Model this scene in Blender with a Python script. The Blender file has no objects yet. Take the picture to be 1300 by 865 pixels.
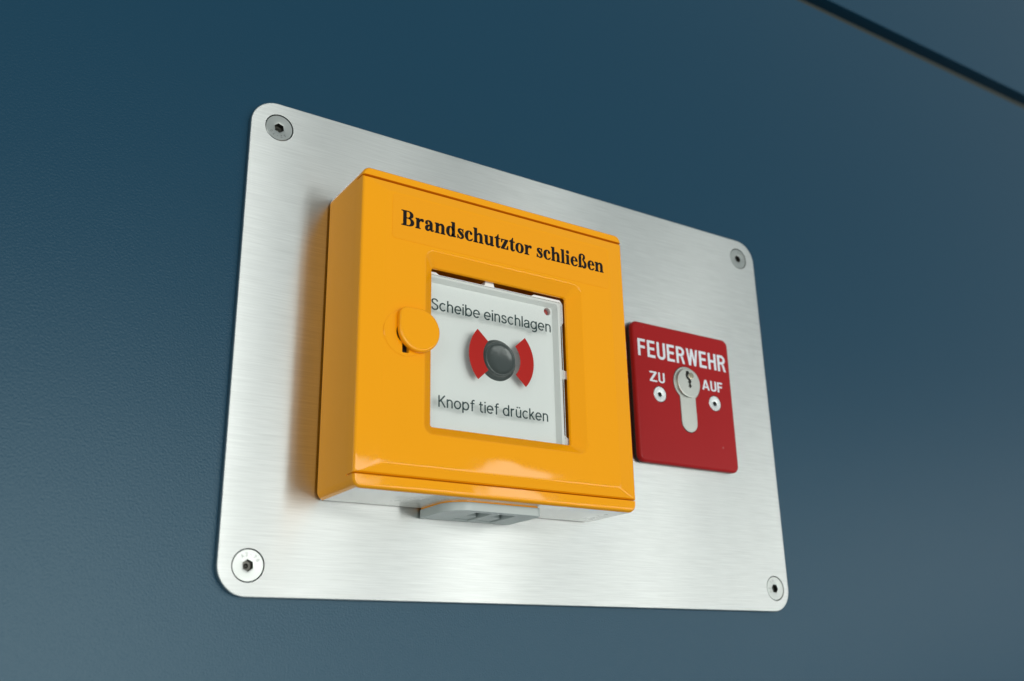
import bpy, bmesh, math, random
from mathutils import Matrix, Vector
random.seed(7)
S = bpy.context.scene
S.cycles.use_denoising = True
S.cycles.adaptive_threshold = 0.004
C = S.collection
MM = 0.001

# ------------------------------------------------------------------ camera
def set_camera():
    yaw, pitch, roll = -0.58257, 0.33268, 0.02022
    rz = Matrix.Rotation(yaw, 3, 'Z'); rx = Matrix.Rotation(pitch, 3, 'X'); ry = Matrix.Rotation(roll, 3, 'Y')
    r = rz @ rx @ ry                                   # columns: right, forward, up
    right, fwd, up = r.col[0], r.col[1], r.col[2]
    m = Matrix((right, up, -fwd)).transposed().to_4x4()
    m.translation = Vector((-0.26315, -0.34199, -0.16656))
    cd = bpy.data.cameras.new('camera'); co = bpy.data.objects.new('camera', cd); C.objects.link(co)
    co.matrix_world = m
    cd.sensor_width = 36.0; cd.sensor_fit = 'HORIZONTAL'
    cd.lens = 1245.576 / 1300 * 36
    cd.clip_start = 0.01; cd.clip_end = 100
    cd.dof.use_dof = True; cd.dof.focus_distance = 0.40; cd.dof.aperture_fstop = 10
    S.camera = co
set_camera()

# ------------------------------------------------------------------ light
w = bpy.data.worlds.new('World'); S.world = w; w.use_nodes = True
bg = w.node_tree.nodes['Background']
bg.inputs[0].default_value = (0.84, 0.97, 1.0, 1); bg.inputs[1].default_value = 0.29
# a row of tall window bays across the hall plus an added left fill, on the room side of the wall
def window_or_fill_light(az, dist, zc, wd, ht, power, col=(0.99, 1.0, 0.968)):
    ld = bpy.data.lights.new('window_or_fill_light', 'AREA'); ld.shape = 'RECTANGLE'
    ld.size = wd; ld.size_y = ht; ld.energy = power; ld.color = col
    o = bpy.data.objects.new('window_or_fill_light', ld); C.objects.link(o)
    a = math.radians(az)
    p = Vector((math.sin(a) * dist, -math.cos(a) * dist, zc)); o.location = p
    o.rotation_euler = (Vector((0, 0, 0)) - Vector((p.x, p.y, 0))).to_track_quat('-Z', 'Z').to_euler()
    return o
for a0, a1, f in ((-76, -34, 1.9), (-9, 14.5, 4.8),  # first entry: added fill light that brightens the box's left side
                  (17, 20.4, 4.2), (25.6, 29.6, 4.6), (34.8, 37.4, 5.2), (42.7, 44.3, 5.6), (49.5, 54, 2.8)):
    wd = 2 * 6.0 * math.tan(math.radians((a1 - a0) / 2))
    window_or_fill_light((a0 + a1) / 2, 6.0, -0.10, wd, 2.6, f * math.pi * wd * 2.6)

vs = S.view_settings
vs.view_transform = 'Standard'; vs.look = 'None'; vs.exposure = 0.35; vs.gamma = 1.0

# ------------------------------------------------------------------ materials
def new_mat(name):
    m = bpy.data.materials.new(name); m.use_nodes = True
    nt = m.node_tree; b = nt.nodes['Principled BSDF']
    return m, nt, b
def node(nt, t, **kw):
    n = nt.nodes.new(t)
    for k, v in kw.items(): setattr(n, k, v)
    return n
def coords(nt, scale=(1, 1, 1)):
    tc = node(nt, 'ShaderNodeTexCoord'); mp = node(nt, 'ShaderNodeMapping')
    mp.inputs['Scale'].default_value = scale
    nt.links.new(tc.outputs['Object'], mp.inputs['Vector']); return mp.outputs['Vector']
def noise(nt, vec, scale, detail=3, rough=0.5):
    n = node(nt, 'ShaderNodeTexNoise'); n.inputs['Scale'].default_value = scale
    n.inputs['Detail'].default_value = detail; n.inputs['Roughness'].default_value = rough
    nt.links.new(vec, n.inputs['Vector']); return n.outputs['Fac']
def ramp(nt, fac, lo, hi, a, b):
    r = node(nt, 'ShaderNodeMapRange'); nt.links.new(fac, r.inputs[0])
    r.inputs[1].default_value = lo; r.inputs[2].default_value = hi; r.inputs[3].default_value = a; r.inputs[4].default_value = b
    return r.outputs[0]
def bump(nt, b, height, strength, dist):
    n = node(nt, 'ShaderNodeBump'); n.inputs['Strength'].default_value = strength; n.inputs['Distance'].default_value = dist
    nt.links.new(height, n.inputs['Height']); nt.links.new(n.outputs['Normal'], b.inputs['Normal'])
def mixcol(nt, fac, a, b):
    n = node(nt, 'ShaderNodeMix', data_type='RGBA'); nt.links.new(fac, n.inputs[0])
    n.inputs[6].default_value = (*a, 1); n.inputs[7].default_value = (*b, 1); return n.outputs[2]

def plastic(name, col, rough, var=0.04, spec=0.5, scale=60, bumpd=0.0, wave=0, coat=0):
    m, nt, b = new_mat(name)
    v = coords(nt)
    f = noise(nt, v, scale, 4, 0.6)
    c = mixcol(nt, f, tuple(x * (1 - var) for x in col), tuple(min(1, x * (1 + var)) for x in col))
    nt.links.new(c, b.inputs['Base Color'])
    nt.links.new(ramp(nt, noise(nt, v, 25, 5, 0.65), 0.3, 0.7, rough * 0.85, rough * 1.2), b.inputs['Roughness'])
    b.inputs['Specular IOR Level'].default_value = spec
    if bumpd: bump(nt, b, noise(nt, v, 900, 2, 0.5), 0.35, bumpd)
    if wave: bump(nt, b, noise(nt, v, 45, 2, 0.5), 0.35, 0.0003)      # slight sink marks of moulded plastic
    if coat: b.inputs['Coat Weight'].default_value = coat; b.inputs['Coat Roughness'].default_value = 0.15
    return m

def wall_paint():
    m, nt, b = new_mat('blue_textured_paint')
    v = coords(nt)
    c = mixcol(nt, noise(nt, v, 3, 3), (0.0012, 0.036, 0.074), (0.0020, 0.042, 0.083))
    vo = node(nt, 'ShaderNodeTexVoronoi'); vo.inputs['Scale'].default_value = 16
    nt.links.new(v, vo.inputs['Vector'])
    sp = ramp(nt, vo.outputs['Distance'], 0.028, 0.04, 1, 0)
    mx = node(nt, 'ShaderNodeMix', data_type='RGBA'); nt.links.new(sp, mx.inputs[0]); nt.links.new(c, mx.inputs[6])
    mx.inputs[7].default_value = (0.006, 0.012, 0.018, 1)
    nt.links.new(mx.outputs[2], b.inputs['Base Color'])
    b.inputs['Roughness'].default_value = 0.34
    b.inputs['Specular IOR Level'].default_value = 0.42; b.inputs['Specular Tint'].default_value = (0.78, 0.97, 1.0, 1)
    h = noise(nt, v, 1350, 2.5, 0.55)
    bump(nt, b, h, 0.5, 0.00018)
    return m

def brushed(name, col=(0.62, 0.635, 0.615), rough=0.285, aniso=1.0):
    m, nt, b = new_mat(name)
    n1 = noise(nt, coords(nt, (40, 300, 1350)), 1.0, 3, 0.6); n2 = noise(nt, coords(nt, (80, 300, 2600)), 1.0, 2, 0.5)
    add = node(nt, 'ShaderNodeMath', operation='ADD'); nt.links.new(n1, add.inputs[0]); nt.links.new(n2, add.inputs[1])
    half = ramp(nt, add.outputs[0], 0.65, 1.35, 0, 1)
    nt.links.new(mixcol(nt, half, tuple(x * 0.90 for x in col), tuple(min(1, x * 1.09) for x in col)), b.inputs['Base Color'])
    b.inputs['Metallic'].default_value = 1.0
    b.inputs['Roughness'].default_value = rough
    b.inputs['Anisotropic'].default_value = aniso
    t = node(nt, 'ShaderNodeCombineXYZ'); t.inputs[2].default_value = 1.0
    nt.links.new(t.outputs[0], b.inputs['Tangent'])
    bump(nt, b, half, 0.04, 0.00004)
    return m

def metal(name, col, rough, var=0.06):
    m, nt, b = new_mat(name)
    v = coords(nt)
    nt.links.new(mixcol(nt, noise(nt, v, 120, 4), tuple(x * (1 - var) for x in col), tuple(min(1, x * (1 + var)) for x in col)), b.inputs['Base Color'])
    b.inputs['Metallic'].default_value = 1.0
    nt.links.new(ramp(nt, noise(nt, v, 90, 3), 0.3, 0.7, rough * 0.92, rough * 1.08), b.inputs['Roughness'])
    return m

def clear_pane():
    m = bpy.data.materials.new('clear_pane'); m.use_nodes = True; nt = m.node_tree
    nt.nodes.remove(nt.nodes['Principled BSDF']); out = nt.nodes['Material Output']
    tr = node(nt, 'ShaderNodeBsdfTransparent'); tr.inputs[0].default_value = (0.97, 0.98, 0.975, 1)
    gl = node(nt, 'ShaderNodeBsdfGlossy'); gl.inputs['Roughness'].default_value = 0.12
    fr = node(nt, 'ShaderNodeFresnel'); fr.inputs[0].default_value = 1.3
    mx = node(nt, 'ShaderNodeMixShader')
    nt.links.new(fr.outputs[0], mx.inputs[0]); nt.links.new(tr.outputs[0], mx.inputs[1]); nt.links.new(gl.outputs[0], mx.inputs[2])
    nt.links.new(mx.outputs[0], out.inputs['Surface']); return m

def red_enamel():
    m, nt, b = new_mat('red_enamel')
    v = coords(nt)
    base = mixcol(nt, noise(nt, v, 40, 4), (0.33, 0.011, 0.012), (0.37, 0.014, 0.016))
    vo = node(nt, 'ShaderNodeTexVoronoi'); vo.inputs['Scale'].default_value = 130; nt.links.new(v, vo.inputs['Vector'])
    sp = ramp(nt, vo.outputs['Distance'], 0.045, 0.11, 0.5, 0)
    gate = ramp(nt, noise(nt, v, 45, 2), 0.58, 0.66, 0, 1)
    mu = node(nt, 'ShaderNodeMath', operation='MULTIPLY'); nt.links.new(sp, mu.inputs[0]); nt.links.new(gate, mu.inputs[1])
    mx = node(nt, 'ShaderNodeMix', data_type='RGBA'); nt.links.new(mu.outputs[0], mx.inputs[0]); nt.links.new(base, mx.inputs[6])
    mx.inputs[7].default_value = (0.6, 0.4, 0.4, 1); nt.links.new(mx.outputs[2], b.inputs['Base Color'])
    b.inputs['Roughness'].default_value = 0.28; b.inputs['Specular IOR Level'].default_value = 0.14
    bump(nt, b, noise(nt, v, 500, 2), 0.15, 0.0001)
    return m

M = dict(
    wall=wall_paint(), steel=brushed('brushed_steel'), seal=plastic('black_rubber', (0.03, 0.038, 0.034), 0.7),
    core=plastic('dark_backing', (0.01, 0.013, 0.013), 0.8),
    orange=plastic('orange_plastic', (0.94, 0.365, 0.003), 0.05, 0.015, 0.32, 40, wave=1),
    under=plastic('grey_plastic', (0.92, 0.86, 0.77), 0.3, 0.03, 0.5, coat=1),
    clip=plastic('pale_grey_plastic', (0.47, 0.51, 0.49), 0.35, 0.03, 0.4),
    base=plastic('dark_red_base', (0.10, 0.012, 0.004), 0.5),
    white=plastic('white_plastic', (0.90, 0.90, 0.875), 0.4, 0.015, 0.3),
    film=plastic('clear_film', (0.93, 0.355, 0.004), 0.10, 0.02, 0.35),
    black_ink=plastic('black_ink', (0.006, 0.005, 0.005), 0.45, 0.04, 0.15),
    grey_ink=plastic('grey_green_ink', (0.022, 0.045, 0.045), 0.5, 0.04, 0.15),
    red_ink=plastic('red_ink', (0.42, 0.012, 0.008), 0.45, 0.04, 0.15),
    white_ink=plastic('white_ink', (0.70, 0.74, 0.78), 0.4),
    button=plastic('dark_green_grey_plastic', (0.062, 0.074, 0.070), 0.22, 0.1, 0.6),
    led=plastic('red_lens', (0.40, 0.03, 0.02), 0.2), pane=clear_pane(), dark=plastic('black_recess_shade', (0.004, 0.004, 0.004), 0.8),  # this black paints the shade inside the lock holes and small sockets
    red=red_enamel(), screw=metal('stainless_screw', (0.44, 0.46, 0.44), 0.40), nickel=metal('satin_nickel', (0.52, 0.53, 0.485), 0.40),
    brass=metal('worn_brass_pin', (0.50, 0.45, 0.33), 0.25), gasket=plastic('black_gasket', (0.02, 0.008, 0.008), 0.5),
    bright=metal('zinc_plated_screw', (0.72, 0.74, 0.73), 0.34), socket=metal('shaded_socket_steel', (0.09, 0.09, 0.08), 0.4), stamp=metal('stamped_mark', (0.22, 0.23, 0.22), 0.5),  # socket metal is darkened to put recess shade into its colour
)

# ------------------------------------------------------------------ mesh helpers (millimetres in, metres out)
def finish(name, bm, mat, parent=None, smooth=32, bevel=0, segs=2):
    me = bpy.data.meshes.new(name)
    bmesh.ops.remove_doubles(bm, verts=bm.verts, dist=1e-5)
    bmesh.ops.recalc_face_normals(bm, faces=bm.faces)
    bmesh.ops.scale(bm, vec=(MM, MM, MM), verts=bm.verts)
    bm.to_mesh(me); bm.free()
    me.materials.append(M[mat])
    o = bpy.data.objects.new(name, me); C.objects.link(o)
    if parent: o.parent = parent
    if bevel: apply_bevel(o, bevel, segs)
    if smooth: shade(o.data, smooth); weigh(o)
    return o
def shade(me, ang):
    for p in me.polygons: p.use_smooth = True
    me.set_sharp_from_angle(angle=math.radians(ang))
def weigh(o):                                                 # keep broad faces flat beside their rounded edges
    md = o.modifiers.new('w', 'WEIGHTED_NORMAL'); md.keep_sharp = True; md.weight = 100; bake(o)
def bake(o):
    dg = bpy.context.evaluated_depsgraph_get(); dg.update()
    me = bpy.data.meshes.new_from_object(o.evaluated_get(dg))
    old = o.data; o.modifiers.clear(); o.data = me; bpy.data.meshes.remove(old)
def apply_bevel(o, wd, segs=2, ang=35):
    md = o.modifiers.new('b', 'BEVEL'); md.width = wd * MM; md.segments = segs; md.limit_method = 'ANGLE'
    md.angle_limit = math.radians(ang); bake(o)
def cut(o, cutters, smooth=32, weighted=True):
    if 'custom_normal' in o.data.attributes: o.data.attributes.remove(o.data.attributes['custom_normal'])
    for bm in cutters:
        c = finish('cutter', bm, 'dark', smooth=0)
        md = o.modifiers.new('c', 'BOOLEAN'); md.operation = 'DIFFERENCE'; md.object = c; md.solver = 'EXACT'
        md.material_mode = 'INDEX'
        bake(o); bpy.data.objects.remove(c)
    me = o.data
    for p in me.polygons: p.material_index = 0
    while len(me.materials) > 1: me.materials.pop()
    shade(me, smooth)
    if weighted: weigh(o)
def rrect(x0, x1, z0, z1, r, n=8):
    if not isinstance(r, (tuple, list)): r = (r,) * 4          # br, tr, tl, bl
    pts = []
    for (cx, cz, a0, rr) in ((x1, z0, -90, r[0]), (x1, z1, 0, r[1]), (x0, z1, 90, r[2]), (x0, z0, 180, r[3])):
        sx = -1 if cx == x1 else 1; sz = 1 if cz == z0 else -1
        for k in range(n + 1):
            a = math.radians(a0 + 90 * k / n)
            pts.append((cx + sx * rr + rr * math.cos(a), cz + sz * rr + rr * math.sin(a)))
    return pts
def circ(cx, cz, r, n=48):
    return [(cx + r * math.cos(2 * math.pi * k / n), cz + r * math.sin(2 * math.pi * k / n)) for k in range(n)]
def hexa(cx, cz, r, n=48, rot=0.0):                           # n points on a hexagon's outline
    out = []
    for k in range(n):
        a = 2 * math.pi * k / n
        t = (a % (math.pi / 3)) - math.pi / 6
        rr = r * math.cos(math.pi / 6) / math.cos(t)
        out.append((cx + rr * math.cos(a + rot), cz + rr * math.sin(a + rot)))
    return out
def loft(rings, cap0=True, cap1=True, close=False, bm=None):  # rings: list of (outline, y)
    bm = bm or bmesh.new()
    vr = [[bm.verts.new((x, y, z)) for x, z in pts] for pts, y in rings]
    n = len(vr[0]); pairs = list(zip(vr, vr[1:]))
    if close: pairs.append((vr[-1], vr[0]))
    for a, b in pairs:
        for k in range(n): bm.faces.new((a[k], a[(k + 1) % n], b[(k + 1) % n], b[k]))
    if not close:
        if cap0: bm.faces.new(vr[0])
        if cap1: bm.faces.new(vr[-1][::-1])
    return bm
def prism(pts, y0, y1): return loft([(pts, y0), (pts, y1)])
def box(x0, x1, y0, y1, z0, z1): return prism([(x0, z0), (x1, z0), (x1, z1), (x0, z1)], y0, y1)
def slab_xy(pts, z0, z1):                                     # prism with its outline in plan
    bm = bmesh.new(); n = len(pts)
    a = [bm.verts.new((x, y, z0)) for x, y in pts]; b = [bm.verts.new((x, y, z1)) for x, y in pts]
    for k in range(n): bm.faces.new((a[k], a[(k + 1) % n], b[(k + 1) % n], b[k]))
    bm.faces.new(a); bm.faces.new(b[::-1]); return bm
def empty(name, loc):
    o = bpy.data.objects.new(name, None); C.objects.link(o); o.location = [v * MM for v in loc]
    o.empty_display_size = 0.01; return o
def adopt(root, *objs):
    for o in objs:
        o.parent = root; o.matrix_parent_inverse = Matrix.Translation(root.location).inverted()
def tag(o, label, cat): o['label'] = label; o['category'] = cat

# ------------------------------------------------------------------ lettering (outlines in em-like units)
class Ink:
    def __init__(s): s.polys = []
    def poly(s, pts): s.polys.append([list(pts)])
    def ribbon(s, pts, w=None):
        P = [(p[0], p[1], (p[2] if len(p) > 2 else w) / 2) for p in pts]
        L, R = [], []
        for i, (x, y, h) in enumerate(P):
            x0, y0 = P[max(i - 1, 0)][:2]; x1, y1 = P[min(i + 1, len(P) - 1)][:2]
            dx, dy = x1 - x0, y1 - y0; l = math.hypot(dx, dy) or 1
            L.append((x - dy / l * h, y + dx / l * h)); R.append((x + dy / l * h, y - dx / l * h))
        s.polys.append([[L[i], R[i], R[i + 1], L[i + 1]] for i in range(len(P) - 1)])
    def curve(s, pts, w=None, n=6): s.ribbon(catmull([(p[0], p[1], p[2] if len(p) > 2 else w) for p in pts], n))
    def line(s, x0, y0, x1, y1, w): s.ribbon([(x0, y0), (x1, y1)], w)
    def rect(s, x0, x1, y0, y1): s.poly([(x0, y0), (x1, y0), (x1, y1), (x0, y1)])
    def para(s, x0, y0, x1, y1, wx): s.poly([(x0, y0), (x0 + wx, y0), (x1 + wx, y1), (x1, y1)])
    def ring(s, cx, cy, ro, so, ri, si, a0=0, a1=360, n=28, dx=0):
        q = []
        for k in range(n + 1):
            a = math.radians(a0 + (a1 - a0) * k / n); c, t = math.cos(a), math.sin(a)
            q.append(((cx + ro * c, cy + so * t), (cx + dx + ri * c, cy + si * t)))
        s.polys.append([[q[i][0], q[i + 1][0], q[i + 1][1], q[i][1]] for i in range(n)])
    def dot(s, cx, cy, r, ry=None): s.poly([(cx + r * math.cos(k * math.pi / 9), cy + (ry or r) * math.sin(k * math.pi / 9)) for k in range(18)])
def catmull(P, n):
    out = []
    for i in range(len(P) - 1):
        p0, p1, p2, p3 = P[max(i - 1, 0)], P[i], P[i + 1], P[min(i + 2, len(P) - 1)]
        for k in range(n):
            t = k / n
            out.append(tuple(0.5 * ((2 * b) + (c - a) * t + (2 * a - 5 * b + 4 * c - d) * t * t + (3 * b - a - 3 * c + d) * t ** 3) for a, b, c, d in zip(p0, p1, p2, p3)))
    out.append(P[-1]); return out
def arc(cx, cy, rx, ry, a0, a1, n=14):
    return [(cx + rx * math.cos(math.radians(a0 + (a1 - a0) * k / n)), cy + ry * math.sin(math.radians(a0 + (a1 - a0) * k / n))) for k in range(n + 1)]

def sans(ch):                                                 # light grotesque, cap height 1
    g = Ink(); w = 0.118; lo, xm = 0.05, 0.685; cy, ry, rx = 0.3675, 0.3175, 0.235
    def arch(x0): g.ribbon(arc(x0 + .19, .475, .19, .21, 180, 0) + [(x0 + .38, 0)], w)
    if ch == 'S': g.curve([(.50, .76), (.43, .905), (.28, .95), (.13, .90), (.08, .765), (.13, .63), (.29, .535), (.45, .44), (.52, .275), (.46, .12), (.29, .05), (.12, .10), (.055, .25)], w); return g, .575
    if ch == 'c': g.ribbon(arc(.29, cy, rx, ry, 42, 318, 24), w); return g, .53
    if ch == 'h': g.line(.08, 0, .08, 1, w); arch(.08); return g, .54
    if ch == 'n': g.line(.08, 0, .08, .735, w); arch(.08); return g, .54
    if ch == 'e': g.ribbon(arc(.29, cy, rx, ry, 0, 318, 28), w); g.line(.07, cy, .58, cy, w * .9); return g, .58
    if ch == 'i': g.line(.07, 0, .07, .735, w); g.line(.07, .86, .07, .985, w * 1.1); return g, .14
    if ch == 'l': g.line(.07, 0, .07, 1, w); return g, .14
    if ch in 'bdpq':
        xs = .08 if ch in 'bp' else .52
        g.line(xs, 0 if ch in 'bd' else -.25, xs, 1 if ch in 'bd' else .735, w)
        g.ribbon(arc(.31 if ch in 'bp' else .29, cy, rx, ry, 0, 360, 28), w); return g, .60
    if ch == 'g': g.ribbon(arc(.29, cy, rx, ry, 0, 360, 28), w); g.ribbon([(.52, .735), (.52, 0)] + arc(.31, -.03, .21, .185, 0, -140), w); return g, .60
    if ch == 'o': g.ribbon(arc(.30, cy, .245, ry, 0, 360, 28), w); return g, .60
    if ch in 'uü':
        g.ribbon([(.08, .735), (.08, .26)] + arc(.27, .26, .19, .21, 180, 360), w); g.line(.46, 0, .46, .735, w)
        if ch == 'ü':
            for x in (.17, .37): g.line(x, .85, x, .965, w * 1.1)
        return g, .54
    if ch == 's': g.curve([(.40, .55), (.34, .66), (.22, .69), (.10, .64), (.08, .53), (.14, .43), (.25, .375), (.37, .31), (.42, .20), (.36, .085), (.23, .045), (.10, .09), (.05, .20)], w); return g, .48
    if ch == 'a':
        g.ribbon([(.085, .52)] + arc(.265, .52, .18, .165, 165, 0) + [(.445, 0)], w)
        g.curve([(.445, .43), (.33, .405), (.17, .37), (.075, .29), (.065, .17), (.13, .07), (.24, .048), (.37, .11), (.445, .25)], w); return g, .52
    if ch == 'r': g.line(.08, 0, .08, .735, w); g.curve([(.08, .46), (.13, .60), (.22, .675), (.35, .68)], w); return g, .38
    if ch == 'k': g.line(.08, 0, .08, 1, w); g.line(.43, .735, .09, .29, w); g.line(.20, .43, .48, 0, w); return g, .51
    if ch == 'K': g.line(.08, 0, .08, 1, w); g.line(.54, 1, .09, .42, w); g.line(.23, .58, .58, 0, w); return g, .61
    if ch == 'f': g.ribbon([(.40, .955)] + arc(.31, .82, .125, .135, 90, 180) + [(.185, 0)], w); g.line(.03, .685, .38, .685, w * .9); return g, .40
    if ch == 't': g.ribbon([(.17, .94), (.17, .21)] + arc(.30, .20, .13, .15, 180, 270) + [(.38, .055)], w); g.line(.02, .685, .37, .685, w * .9); return g, .40
    return g, .30

def caps(ch):                                                 # condensed bold capitals, cap height 1
    g = Ink(); w = .138; t = .155
    if ch == 'F': g.rect(0, w, 0, 1); g.rect(w, .44, 1 - t, 1); g.rect(w, .41, .45, .45 + t); return g, .45
    if ch == 'E': g.rect(0, w, 0, 1); g.rect(w, .45, 1 - t, 1); g.rect(w, .42, .44, .44 + t); g.rect(w, .46, 0, t); return g, .47
    if ch == 'U':
        g.rect(0, w, .25, 1); g.rect(.5 - w, .5, .25, 1); g.ring(.25, .25, .25, .265, .25 - w, .265 - t, 180, 360, 14); return g, .5
    if ch == 'R':
        g.rect(0, w, 0, 1); g.rect(w, .26, 1 - t, 1); g.rect(w, .26, .43, .43 + t)
        g.ring(.25, .715, .245, .285, .245 - w, .285 - t, -90, 90, 14); g.para(.37, 0, .26, .43, .14); return g, .52
    if ch == 'W':
        for a, b in ((.135, 0), (.135, .27), (.455, .27), (.455, .58)): g.para(a, 0, b, 1, .125)
        return g, .70
    if ch == 'H': g.rect(0, w, 0, 1); g.rect(.5 - w, .5, 0, 1); g.rect(w, .5 - w, .44, .44 + t); return g, .5
    if ch == 'Z': g.rect(0, .56, 1 - t, 1); g.rect(0, .58, 0, t); g.para(0, t, .36, 1 - t, .20); return g, .58
    if ch == 'A': g.para(0, 0, .235, 1, .14); g.para(.49, 0, .255, 1, .14); g.rect(.16, .50, .21, .21 + t * .9); return g, .63
    return g, .3

def serif(ch):                                                # bold old-style roman, 1000 units to the em
    g = Ink()
    def stem(x0, y0, y1, wd=140): g.rect(x0, x0 + wd, y0, y1)
    def foot(x0, x1, a, b):                                   # bracketed serif under a stem a..b
        g.rect(x0, x1, 0, 26); g.poly([(a - 32, 26), (a, 26), (a, 62)]); g.poly([(b, 26), (b + 32, 26), (b, 62)])
    def flag(x, y, wd=46): g.poly([(x - wd, y - 30), (x, y - 62), (x, y), (x - wd, y - 12)])
    def bow(x0):                                              # arch of n and h
        g.curve([(x0, 352, 26), (x0 + 60, 405, 50), (x0 + 125, 425, 82), (x0 + 185, 395, 118), (x0 + 215, 330, 140)], n=5); stem(x0 + 145, 0, 345)
    if ch == 'B':
        stem(100, 0, 676, 150)
        g.rect(16, 100, 0, 28); g.rect(16, 100, 648, 676); g.poly([(60, 28), (100, 28), (100, 66)]); g.poly([(60, 648), (100, 610), (100, 648)])
        g.rect(250, 350, 643, 676); g.rect(250, 370, 336, 366); g.rect(250, 360, 0, 33)
        g.ring(345, 510, 235, 166, 85, 134, -90, 90, 16); g.ring(355, 183, 268, 183, 108, 151, -90, 90, 16); return g, 667
    if ch == 'r':
        stem(65, 0, 461); flag(65, 461); foot(16, 268, 65, 205)
        g.curve([(205, 300, 26), (235, 370, 44), (290, 425, 66), (340, 430, 70)], n=5); g.dot(358, 402, 62, 66); return g, 444
    if ch in 'nh':
        stem(65, 0, 461 if ch == 'n' else 676); flag(65, 461 if ch == 'n' else 676); foot(18, 250, 65, 205); bow(205); foot(306, 538, 350, 490); return g, 556
    if ch == 'u':
        stem(65, 130, 461); flag(65, 461); stem(350, 0, 461); flag(350, 461); g.poly([(490, 10), (540, 28), (540, 50), (490, 62)])
        g.curve([(135, 160, 140), (158, 85, 126), (215, 42, 88), (290, 50, 50), (352, 105, 26)], n=5); return g, 556
    if ch == 'd':
        g.ring(232, 225, 207, 238, 72, 205, 20, 340, 26, dx=18); stem(322, 0, 676); flag(322, 676); g.poly([(462, 0), (520, 14), (520, 40), (462, 62)]); return g, 556
    if ch == 'a':
        g.dot(108, 345, 60); g.curve([(66, 370, 46), (120, 432, 52), (215, 452, 60), (295, 420, 100), (332, 350, 136)], n=5)
        stem(264, 80, 355); g.curve([(334, 110, 138), (365, 45, 90), (420, 36, 44), (475, 66, 24)], n=5)
        g.curve([(270, 275, 30), (170, 225, 84), (106, 130, 136), (140, 45, 104), (210, 38, 66), (272, 95, 34)], n=5); return g, 500
    if ch == 's':
        g.curve([(322, 310, 22), (295, 395, 34), (205, 444, 44), (120, 402, 84), (112, 330, 112), (205, 250, 136), (296, 165, 124), (300, 80, 92), (210, 12, 46), (105, 55, 36), (52, 160, 22)], n=5)
        g.rect(312, 338, 300, 461); g.rect(36, 62, 0, 165); return g, 389
    if ch == 'c':
        g.ring(240, 225, 215, 238, 76, 206, 55, 305, 24, dx=14); g.dot(345, 350, 60); g.curve([(300, 415, 70), (350, 385, 70)], n=3)
        g.curve([(330, 30, 62), (385, 68, 36), (425, 120, 16)], n=4); return g, 444
    if ch == 't':
        stem(90, 90, 440); g.poly([(20, 420), (90, 420), (230, 420), (230, 630), (205, 630), (150, 530), (20, 440)]); g.rect(228, 318, 420, 461)
        g.curve([(160, 110, 140), (178, 48, 110), (240, 26, 62), (318, 84, 24)], n=5); return g, 333
    if ch == 'z':
        g.rect(32, 405, 425, 461); g.rect(24, 410, 0, 38); g.para(24, 36, 245, 427, 160); g.poly([(32, 300), (62, 300), (110, 425), (32, 425)]); g.poly([(410, 180), (384, 180), (320, 36), (412, 36)]); return g, 444
    if ch == 'o': g.ring(250, 225, 226, 238, 84, 206); return g, 500
    if ch == 'l': stem(65, 0, 676); flag(65, 676); foot(16, 258, 65, 205); return g, 278
    if ch == 'i': stem(65, 0, 461); flag(65, 461); foot(16, 258, 65, 205); g.dot(138, 604, 80); return g, 278
    if ch == 'e':
        g.ring(232, 225, 207, 238, 72, 206, 4, 305, 28, dx=10); g.rect(120, 436, 238, 270); g.curve([(320, 30, 60), (378, 70, 36), (416, 120, 16)], n=4); return g, 444
    if ch == 'ß':
        stem(65, 0, 500); foot(16, 205, 65, 190)
        g.curve([(135, 480, 140), (150, 590, 116), (225, 668, 56), (320, 660, 52), (385, 590, 96), (375, 500, 110), (318, 425, 60), (330, 380, 56), (405, 300, 96), (452, 190, 136), (425, 70, 110), (345, 14, 52), (275, 50, 40)], n=5)
        g.dot(285, 68, 48); return g, 556
    return g, 280

def lettering(name, text, font, x0, x1, zbase, height, capu, y, mat, parent, gap=0.0, space=None, slope=0.0, bold=((0, 0),)):
    pen = 0.0; polys = []; right = 0
    for ch in text:
        g, adv = font(ch)
        if ch == ' ': adv = space if space is not None else adv
        for grp in g.polys:
            faces = grp
            for bx_, bz_ in bold:
                polys.append([[(px + pen + bx_, py + bz_) for px, py in f] for f in faces])
                right = max(right, max(p[0] for f in polys[-1] for p in f))
        pen += adv + gap
    left = min(p[0] for grp in polys for f in grp for p in f)
    sx = (x1 - x0) / (right - left); sz = height / capu
    bm = bmesh.new()
    for i, grp in enumerate(polys):
        yy = y - 0.0035 * (i % 6)                             # overlapping strokes never share a plane
        for f in grp:
            vs_ = []
            for px, pz in f:
                X = x0 + (px - left) * sx
                vs_.append(bm.verts.new((X, yy, zbase + pz * sz + (X - x0) * slope)))
            try: bm.faces.new(vs_)
            except ValueError: pass
    me = bpy.data.meshes.new(name)
    bmesh.ops.scale(bm, vec=(MM,) * 3, verts=bm.verts)
    bm.to_mesh(me); bm.free(); me.materials.append(M[mat])
    o = bpy.data.objects.new(name, me); C.objects.link(o); adopt(parent, o); return o

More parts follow.
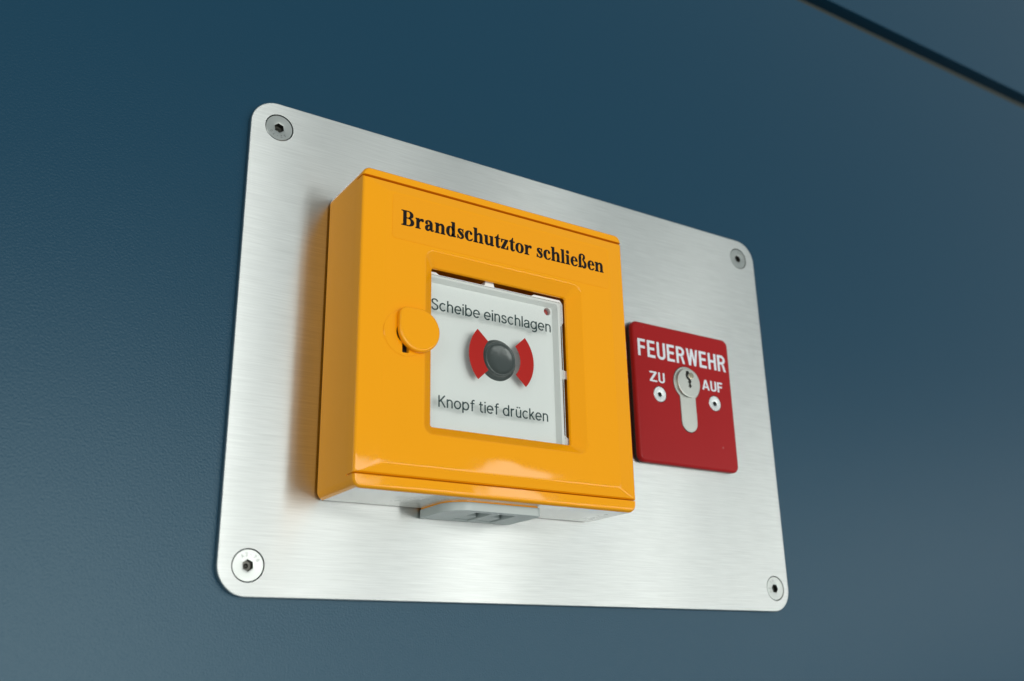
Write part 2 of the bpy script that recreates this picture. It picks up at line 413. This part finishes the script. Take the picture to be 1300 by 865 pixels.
# ------------------------------------------------------------------ the wall
YW = 3.0                                                      # wall face; the steel plate's front is y = 0
wall = finish('wall', box(-1400, 2600, YW + 16, YW + 40, -1000, 1500), 'core'); wall['kind'] = 'structure'
def zl(x): return 251.1 + 0.0174 * x                          # lower edge of the panel joint
def zu(x): return 262.8 + 0.0232 * x
p1 = finish('wall_panel', prism([(-1400, -1000), (2600, -1000), (2600, zl(2600)), (-1400, zl(-1400))], YW, YW + 16), 'wall', bevel=1.2)
p2 = finish('wall_panel', prism([(-1400, zu(-1400)), (2600, zu(2600)), (2600, 1500), (-1400, 1500)], YW, YW + 16), 'wall', bevel=1.2)
js = finish('joint_seal', prism([(-1400, zl(-1400) - .5), (2600, zl(2600) - .5), (2600, zu(2600) + .5), (-1400, zu(-1400) + .5)], YW + 9, YW + 15.5), 'seal')
adopt(wall, p1, p2, js)

# ------------------------------------------------------------------ steel mounting plate
PX0, PX1, PZ0, PZ1 = -160.84, 122.27, -137.98, 58.34
plate = empty('mounting_plate', ((PX0 + PX1) / 2, YW, PZ0))
tag(plate, 'large brushed stainless steel plate with rounded corners screwed to the dark blue wall', 'plate')
o1, o2 = rrect(PX0, PX1, PZ0, PZ1, 11, 14), rrect(PX0 + .35, PX1 - .35, PZ0 + .35, PZ1 - .35, 10.65, 14)
o3 = rrect(PX0 + .12, PX1 - .12, PZ0 + .12, PZ1 - .12, 10.88, 14)
sheet = finish('steel_sheet', loft([(o1, YW - .15), (o1, .35), (o3, .1), (o2, 0)]), 'steel')
SC = ((-149.0, 47.4), (110.6, 47.6), (113.0, -127.0), (-149.8, -127.2))
cut(sheet, [loft([(circ(x, z, 5.95, 64), -1), (circ(x, z, 5.9, 64), 4.0)]) for x, z in SC], 25, weighted=False)
for p in sheet.data.polygons: p.use_smooth = abs(p.normal.y) < .98
adopt(plate, sheet)
def screw_head(name, r, hx, depth, mat, y=0.0, dish=0.0):
    return finish(name, loft([(circ(0, 0, r - .1), y + 1.5), (circ(0, 0, r), y + .15), (circ(0, 0, r - .18), y - .02), (circ(0, 0, hx * 1.35), y - .02 + dish),
                 (hexa(0, 0, hx), y + .12 + dish), (hexa(0, 0, hx * .97), y + depth), (circ(0, 0, .05), y + depth + .7)], cap0=False), mat, smooth=30)
sd = screw_head('screw', 5.62, 2.15, 2.6, 'screw')
def stamp_font(ch):
    g = Ink()
    if ch == 'A': g.line(0, 0, .3, 1, .16); g.line(.6, 0, .3, 1, .16); g.line(.12, .33, .48, .33, .14)
    elif ch == '2': g.curve([(.05, .75), (.15, .95), (.4, .95), (.52, .72), (.3, .35), (.05, .05)], .16, 4); g.line(.0, .07, .6, .07, .16)
    elif ch == '-': g.line(.1, .45, .5, .45, .15)
    elif ch == '7': g.line(0, .93, .58, .93, .15); g.line(.52, .93, .2, 0, .16)
    elif ch == '0': g.ribbon(arc(.3, .5, .24, .44, 0, 360, 14), .16)
    return g, .8
def stamp_marks(parent):                                      # grade stamp bent round the socket
    bm = bmesh.new()
    for i, ch in enumerate('A2-70'):
        g, _ = stamp_font(ch); a = math.radians(150 - i * 24)
        for grp in g.polys:
            for f in grp:
                q = []
                for px, pz in f:
                    u, v = (px - .3) * 1.15, 3.2 + pz * 1.25
                    q.append(bm.verts.new((v * math.cos(a) + u * math.sin(a), -.035, v * math.sin(a) - u * math.cos(a))))
                bm.faces.new(q)
    return finish('stamped_mark', bm, 'stamp', parent, smooth=0)
sm = stamp_marks(sd); screws = [sd]
hs = finish('hex_socket_shade', loft([(hexa(0, 0, 2.08), .16), (hexa(0, 0, 2.04), 2.3), (circ(0, 0, .9), 2.35), (circ(0, 0, .05), 1.9)], cap0=False), 'socket', sd, smooth=30)  # added dark liner; its colour paints the shade inside the hex recess
for k in range(3):
    c = sd.copy(); C.objects.link(c); d = sm.copy(); C.objects.link(d); d.parent = c; e = hs.copy(); C.objects.link(e); e.parent = c; screws.append(c)
for o, (x, z), a in zip(screws, SC, (200, 70, -55, 25)):
    o.location = (x * MM, 0.00012, z * MM); o.rotation_euler = (0, math.radians(a), 0); adopt(plate, o)

# ------------------------------------------------------------------ orange call point
BX0, BX1, BZ0, BZ1, BY = -126.1, 0.1, -103.0, 21.3, -33.2
cp = empty('fire_call_point', (-63, 0, BZ0))
tag(cp, 'orange break-glass call point box with round lock cover, mounted on the steel plate', 'call point')
def inset(d, r): return rrect(BX0 + d, BX1 - d, BZ0 + d, BZ1 - d, max(r - d, .3), 8)
back = finish('back_plate', loft([(inset(1.0, 3.5), -.02), (inset(1.0, 3.5), -1.6)]), 'base')
house = finish('housing', loft([(inset(0, 3.5), -1.3), (inset(0, 3.5), -31.6), (inset(.22, 3.5), -32.4), (inset(.7, 3.5), -32.95), (inset(1.5, 3.5), BY)]), 'orange')
cut(house, [box(-300, 300, -60, -27, -98.35, 17.7), box(-98.5, -26, -40, -12, -83, -9), box(BX0 + 2.2, BX1 - .9, -31.2, 5, -120, -101.9)], 28)
DZ0, DZ1 = -97.9, 17.25
def dr(d, r=.9): return rrect(BX0 + d, BX1 - d, DZ0 + min(d, .6), DZ1 - min(d, .6), r, 8)
door = finish('door', loft([(dr(0, .25), -26.95), (dr(0, .25), -31.7), (dr(.22, .3), -32.5), (dr(.7, .4), -32.95), (dr(1.4, .5), -33.15),
    (rrect(-117.0, -8.2, -94.0, 12.9, 1.5, 8), -34.1), (rrect(-116.2, -8.8, -93.3, 12.4, 1.5, 8), -34.32),
    (rrect(-99.9, -24.3, -82.2, -8.2, 4.2, 8), -34.32), (rrect(-99.3, -24.8, -81.6, -8.7, 3.8, 8), -34.1), (rrect(-98.9, -25.2, -81.2, -9.1, 3.4, 8), -33.8),
    (rrect(-94.9, -30.1, -77.9, -13.6, 1.2, 8), -30.5), (rrect(-94.6, -30.4, -77.6, -13.9, 1.0, 8), -29.9),
    (rrect(-94.6, -30.4, -77.6, -13.9, 1.0, 8), -29.3), (rrect(-97.0, -28.0, -80.0, -11.5, 1.0, 8), -29.0), (rrect(-97.0, -28.0, -80.0, -11.5, 1.0, 8), -26.95)], close=True), 'orange', smooth=24)
cut(door, [prism(circ(-107.3, -44.4, 4.2, 32), -40, -28.5), prism(rrect(-109.0, -106.2, -52.2, -44, .4, 3), -40, -28.5)], 24)
keyhole_shade = finish('keyhole_shade', box(-113, -102, -32.6, -28.6, -53, -39), 'dark')  # black block painting the shade inside the cut hole
seat = finish('lock_seat', loft([(circ(-107.5, -44.4, 9.1, 56), -34.30), (circ(-107.5, -44.4, 9.1, 56), -34.42), (circ(-107.5, -44.4, 8.9, 56), -34.55)]), 'orange', smooth=25)
cut(seat, [prism(circ(-107.3, -44.4, 4.2, 32), -40, -30), prism(rrect(-109.0, -106.2, -52.2, -44, .4, 3), -40, -30)], 25)
# swivel cover: a disc with one squared-off corner
def cover_outline(d):
    r = 8.45 - d
    return rrect(-102.8 - r, -102.8 + r, -43.1 - r, -43.1 + r, (r, r, 3.6 - d * .6, r), 16)
cover = finish('lock_cover', loft([(cover_outline(.3), -34.6), (cover_outline(0), -35.0), (cover_outline(0), -36.2), (cover_outline(.12), -36.6), (cover_outline(.45), -36.88), (cover_outline(.9), -36.98)]), 'orange', smooth=40)
pivot = finish('pivot_pin', loft([(circ(-103.2, -41, 2.2, 24), -32.5), (circ(-103.2, -41, 2.2, 24), -34.9)]), 'orange')
stick = finish('caption_sticker', loft([(rrect(-114.0, -9.6, -6.9, 11.9, 1.6, 6), -34.33), (rrect(-114.0, -9.6, -6.9, 11.9, 1.6, 6), -34.40)]), 'film')
adopt(cp, back, house, door, stick)
adopt(door, keyhole_shade, seat, cover, pivot)
txt = lettering('lettering', 'Brandschutztor schließen', serif, -110.3, -11.9, -.7, 6.35, 676, -34.42, 'black_ink', cp, gap=8, space=215, slope=.010, bold=((-12, -10), (12, -10), (-12, 10), (12, 10), (0, 0)))
# insert behind the window: a white tray, the button, the clear printed pane
IX0, IX1, IZ0, IZ1 = -96.6, -30.9, -79.5, -14.5
ny = [(IX0, IZ0), (IX1 + 1.2, IZ0), (IX1 + 1.2, -74.5), (IX1 - .85, -73.2), (IX1 - .85, -49.5), (IX1 + 1.9, -49.0), (IX1 + 1.9, -45.8), (IX1 - .85, -45.3), (IX1 - .85, -26.5), (IX1 + .6, -24.5), (IX1 + .6, -16.3), (IX1 - .8, IZ1 + .1),
      (-45.0, IZ1 + .1), (-46.4, IZ1 - .7), (-64.5, IZ1 - .7), (-65.0, IZ1 + 1.3), (-68.6, IZ1 + 1.3), (-69.2, IZ1 - .7), (-90.2, IZ1 - .7), (-91.6, IZ1 + .1), (IX0, IZ1 + .1)]
tray = finish('insert_tray', prism(ny, -28.3, -20.0), 'white', bevel=.25)
cut(tray, [loft([(rrect(-95.8, -33.1, -78.7, -16.7, 1.0, 5), -31), (rrect(-95.8, -33.1, -78.7, -16.7, 1.0, 5), -28.3), (rrect(-94.9, -34.2, -77.8, -17.8, 1.0, 5), -25.6)]),
           prism(circ(-36.6, -19.6, 1.7, 24), -30, -23.6)], 30)
led = finish('indicator_lamp', loft([(circ(-36.6, -19.6, 1.5, 24), -23.4), (circ(-36.6, -19.6, 1.5, 24), -24.0), (circ(-36.6, -19.6, .9, 24), -24.4), (circ(-36.6, -19.6, .2, 24), -24.6)]), 'led', smooth=60)
BC = (-62.0, -45.4)
def bc(r): return circ(BC[0], BC[1], r, 56)
button = finish('push_button', loft([(bc(8.6), -25.5), (bc(8.6), -25.8), (bc(8.3), -26.1), (bc(7.6), -26.4), (bc(7.35), -26.7), (bc(7.25), -27.7), (bc(7.0), -28.15), (bc(6.6), -28.3), (bc(6.3), -28.2), (bc(6.0), -27.95), (bc(5.4), -27.7), (bc(4.2), -27.45), (bc(2.8), -27.3), (bc(1.4), -27.22), (bc(.1), -27.2)]), 'button', smooth=60)
pane = finish('glass_pane', prism(rrect(-96.0, -31.6, -78.9, -15.8, 1, 4), -29.15, -28.45), 'pane', bevel=.12)
def sector(name, a0, a1):
    ro, ri = 15.3, 8.75; n = 20
    pts = [(BC[0] + ro * math.cos(math.radians(a0 + (a1 - a0) * k / n)), BC[1] + ro * math.sin(math.radians(a0 + (a1 - a0) * k / n))) for k in range(n + 1)]
    pts += [(BC[0] + ri * math.cos(math.radians(a1 + (a0 - a1) * k / n)), BC[1] + ri * math.sin(math.radians(a1 + (a0 - a1) * k / n))) for k in range(n + 1)]
    bm = bmesh.new(); k = len(pts)
    v = [bm.verts.new((x, -29.19, z)) for x, z in pts]
    for i in range(n): bm.faces.new((v[i], v[i + 1], v[k - 2 - i], v[k - 1 - i]))
    return finish(name, bm, 'red_ink', smooth=0)
s1 = sector('red_mark', 137, 223); s2 = sector('red_mark', -43, 43)
adopt(cp, tray, led, button, pane); adopt(pane, s1, s2)
lettering('lettering', 'Scheibe einschlagen', sans, -94.2, -37.6, -30.7, 4.75, 1, -29.19, 'grey_ink', pane, gap=.07, space=.2, slope=.008)
lettering('lettering', 'Knopf tief drücken', sans, -90.8, -40.4, -69.2, 4.55, 1, -29.19, 'grey_ink', pane, gap=.07, space=.2, slope=.006)
# underside and the test-key clip
under = finish('bottom_panel', box(BX0 + 2.25, BX1 - .95, -31.15, -1.35, -102.6, -101.2), 'under', bevel=.2)
def clip_plan(d, x0=-83.2, x1=-41.8, y0=-1.0, y1=-25.5):
    pts = [(x0 + d, y0), (x0 + d, -12)]
    pts += [(x0 + d + 10 - 10 * math.cos(math.radians(a)), -15.5 + d - 10 * math.sin(math.radians(a)) ) for a in range(0, 91, 9)]
    pts += [(x1 - d - 3 + 3 * math.sin(math.radians(a)), y1 + d + 3 - 3 * math.cos(math.radians(a))) for a in range(0, 91, 15)]
    pts += [(x1 - d, y0)]
    return pts
collar = finish('clip_collar', slab_xy(clip_plan(.5), -103.2, -102.2), 'orange', smooth=30)
clip = finish('test_key_clip', slab_xy(clip_plan(0), -106.5, -103.15), 'clip', bevel=.35)
cut(clip, [box(-70.3, -62.8, -22, -3, -108, -103.6), box(-59.6, -52.0, -22, -3, -108, -103.6)], 30)
pins = []
for xa, xb in ((-69.9, -63.2), (-59.2, -52.4)):
    pts = [(xa, -3.4), (xb, -3.4)] + [((xa + xb) / 2 + (xb - xa) / 2 * math.cos(math.radians(a)), -10 - 2.5 * math.sin(math.radians(a))) for a in range(0, 181, 15)]
    pins.append(finish('pin', slab_xy(pts, -106.0, -103.5), 'clip', smooth=30))
adopt(cp, under, clip); adopt(clip, collar, *pins)

# ------------------------------------------------------------------ red key switch
ks = empty('key_switch', (58.7, 0, -73))
tag(ks, 'red FEUERWEHR key switch plate with metal lock cylinder, mounted on the steel plate', 'key switch')
def kr(d): return rrect(27.8 + d, 91.4 - d, -73.2 + d, -4.1 - d, max(3.6 - d, .3), 8)
gk = finish('gasket', loft([(kr(.4), -.44), (kr(.4), -1.7)]), 'gasket')
face = finish('red_plate', loft([(kr(0), -1.65), (kr(0), -2.7), (kr(.2), -3.3), (kr(.65), -3.8), (kr(1.2), -4.0), (kr(1.5), -4.02)]), 'red', smooth=40)
KC = (60.4, -31.7)
def profile(d, n=36):                                         # round-over-tongue lock outline
    R, h, cx, cz, zb = 8.5 + d, 5.0 + d, KC[0], KC[1], -56.2 - d
    a0 = math.degrees(math.asin(h / R))
    pts = [(cx + R * math.sin(math.radians(a)), cz - R * math.cos(math.radians(a))) for a in [a0 + (360 - 2 * a0) * k / n for k in range(n + 1)]]
    pts += [(cx - h * math.cos(math.radians(a)), zb + h - h * math.sin(math.radians(a))) for a in range(0, 181, 12)]
    return pts
KS = ((42.7, -39.5), (78.6, -39.3))
cut(face, [prism(profile(.22), -9, -1)] + [prism(circ(x, z, 4.05, 32), -9, -2.4) for x, z in KS], 30)
cyl = finish('lock_cylinder', loft([(profile(0), -1.0), (profile(0), -4.2), (profile(-.2), -4.35)]), 'nickel', smooth=30)
def kc(r): return circ(KC[0] + .3, KC[1] + .2, r, 48)
plug = finish('lock_plug', loft([(kc(7.35), -4.2), (kc(7.35), -5.2), (kc(7.2), -5.5), (kc(6.9), -5.6)]), 'nickel', smooth=40)
zz = [(-1.2, 6.1), (.6, 6.1), (.7, 4.9), (-.1, 4.0), (.0, 2.9), (1.4, 2.0), (1.9, .8), (1.2, -.3), (1.9, -1.4), (.8, -2.6), (-.2, -1.9), (.2, -.4), (-.5, .6), (.1, 1.3), (-1.2, 2.2), (-1.7, 3.8), (-1.4, 5.0)]
cut(plug, [prism([(KC[0] + a, KC[1] + b) for a, b in zz], -9, -4.25)], 40)
slot = finish('keyway_shade', box(KC[0] - 2, KC[0] + 2.4, -4.40, -4.36, KC[1] - 2.5, KC[1] + 6.4), 'dark')  # black sheet that paints the shade at the bottom of the slot
pin = finish('plug_pin', loft([(circ(KC[0] + 2.0, KC[1] + 3.9, 1.7, 24), -5.5), (circ(KC[0] + 2.0, KC[1] + 3.9, 1.6, 24), -5.75), (circ(KC[0] + 2.0, KC[1] + 3.9, .9, 24), -5.85)]), 'brass', smooth=50)
adopt(ks, gk, face, cyl); adopt(cyl, plug, slot, pin)
s = screw_head('screw', 3.85, 1.35, 1.4, 'bright', -4.02)
s2 = s.copy(); C.objects.link(s2)
for o, (x, z), a in ((s, KS[0], 10), (s2, KS[1], 50)):
    o.location = (x * MM, 0, z * MM); o.rotation_euler = (0, math.radians(a), 0); adopt(ks, o)
sk = finish('socket', prism(hexa(0, 0, 1.28), -3.0, -2.7), 'dark', smooth=0)  # black floor painting the shade down in the small screws' recess
sk2 = sk.copy(); C.objects.link(sk2); sk.parent = s; sk2.parent = s2
lettering('lettering', 'FEUERWEHR', caps, 30.6, 88.2, -21.7, 8.6, 1, -4.06, 'white_ink', ks, gap=.10)
lettering('lettering', 'ZU', caps, 36.9, 46.3, -33.7, 5.1, 1, -4.06, 'white_ink', ks, gap=.11)
lettering('lettering', 'AUF', caps, 70.8, 84.6, -33.1, 5.2, 1, -4.06, 'white_ink', ks, gap=.10)
ks.location = (ks.location.x + .0011, ks.location.y + .0004, ks.location.z + .0003)
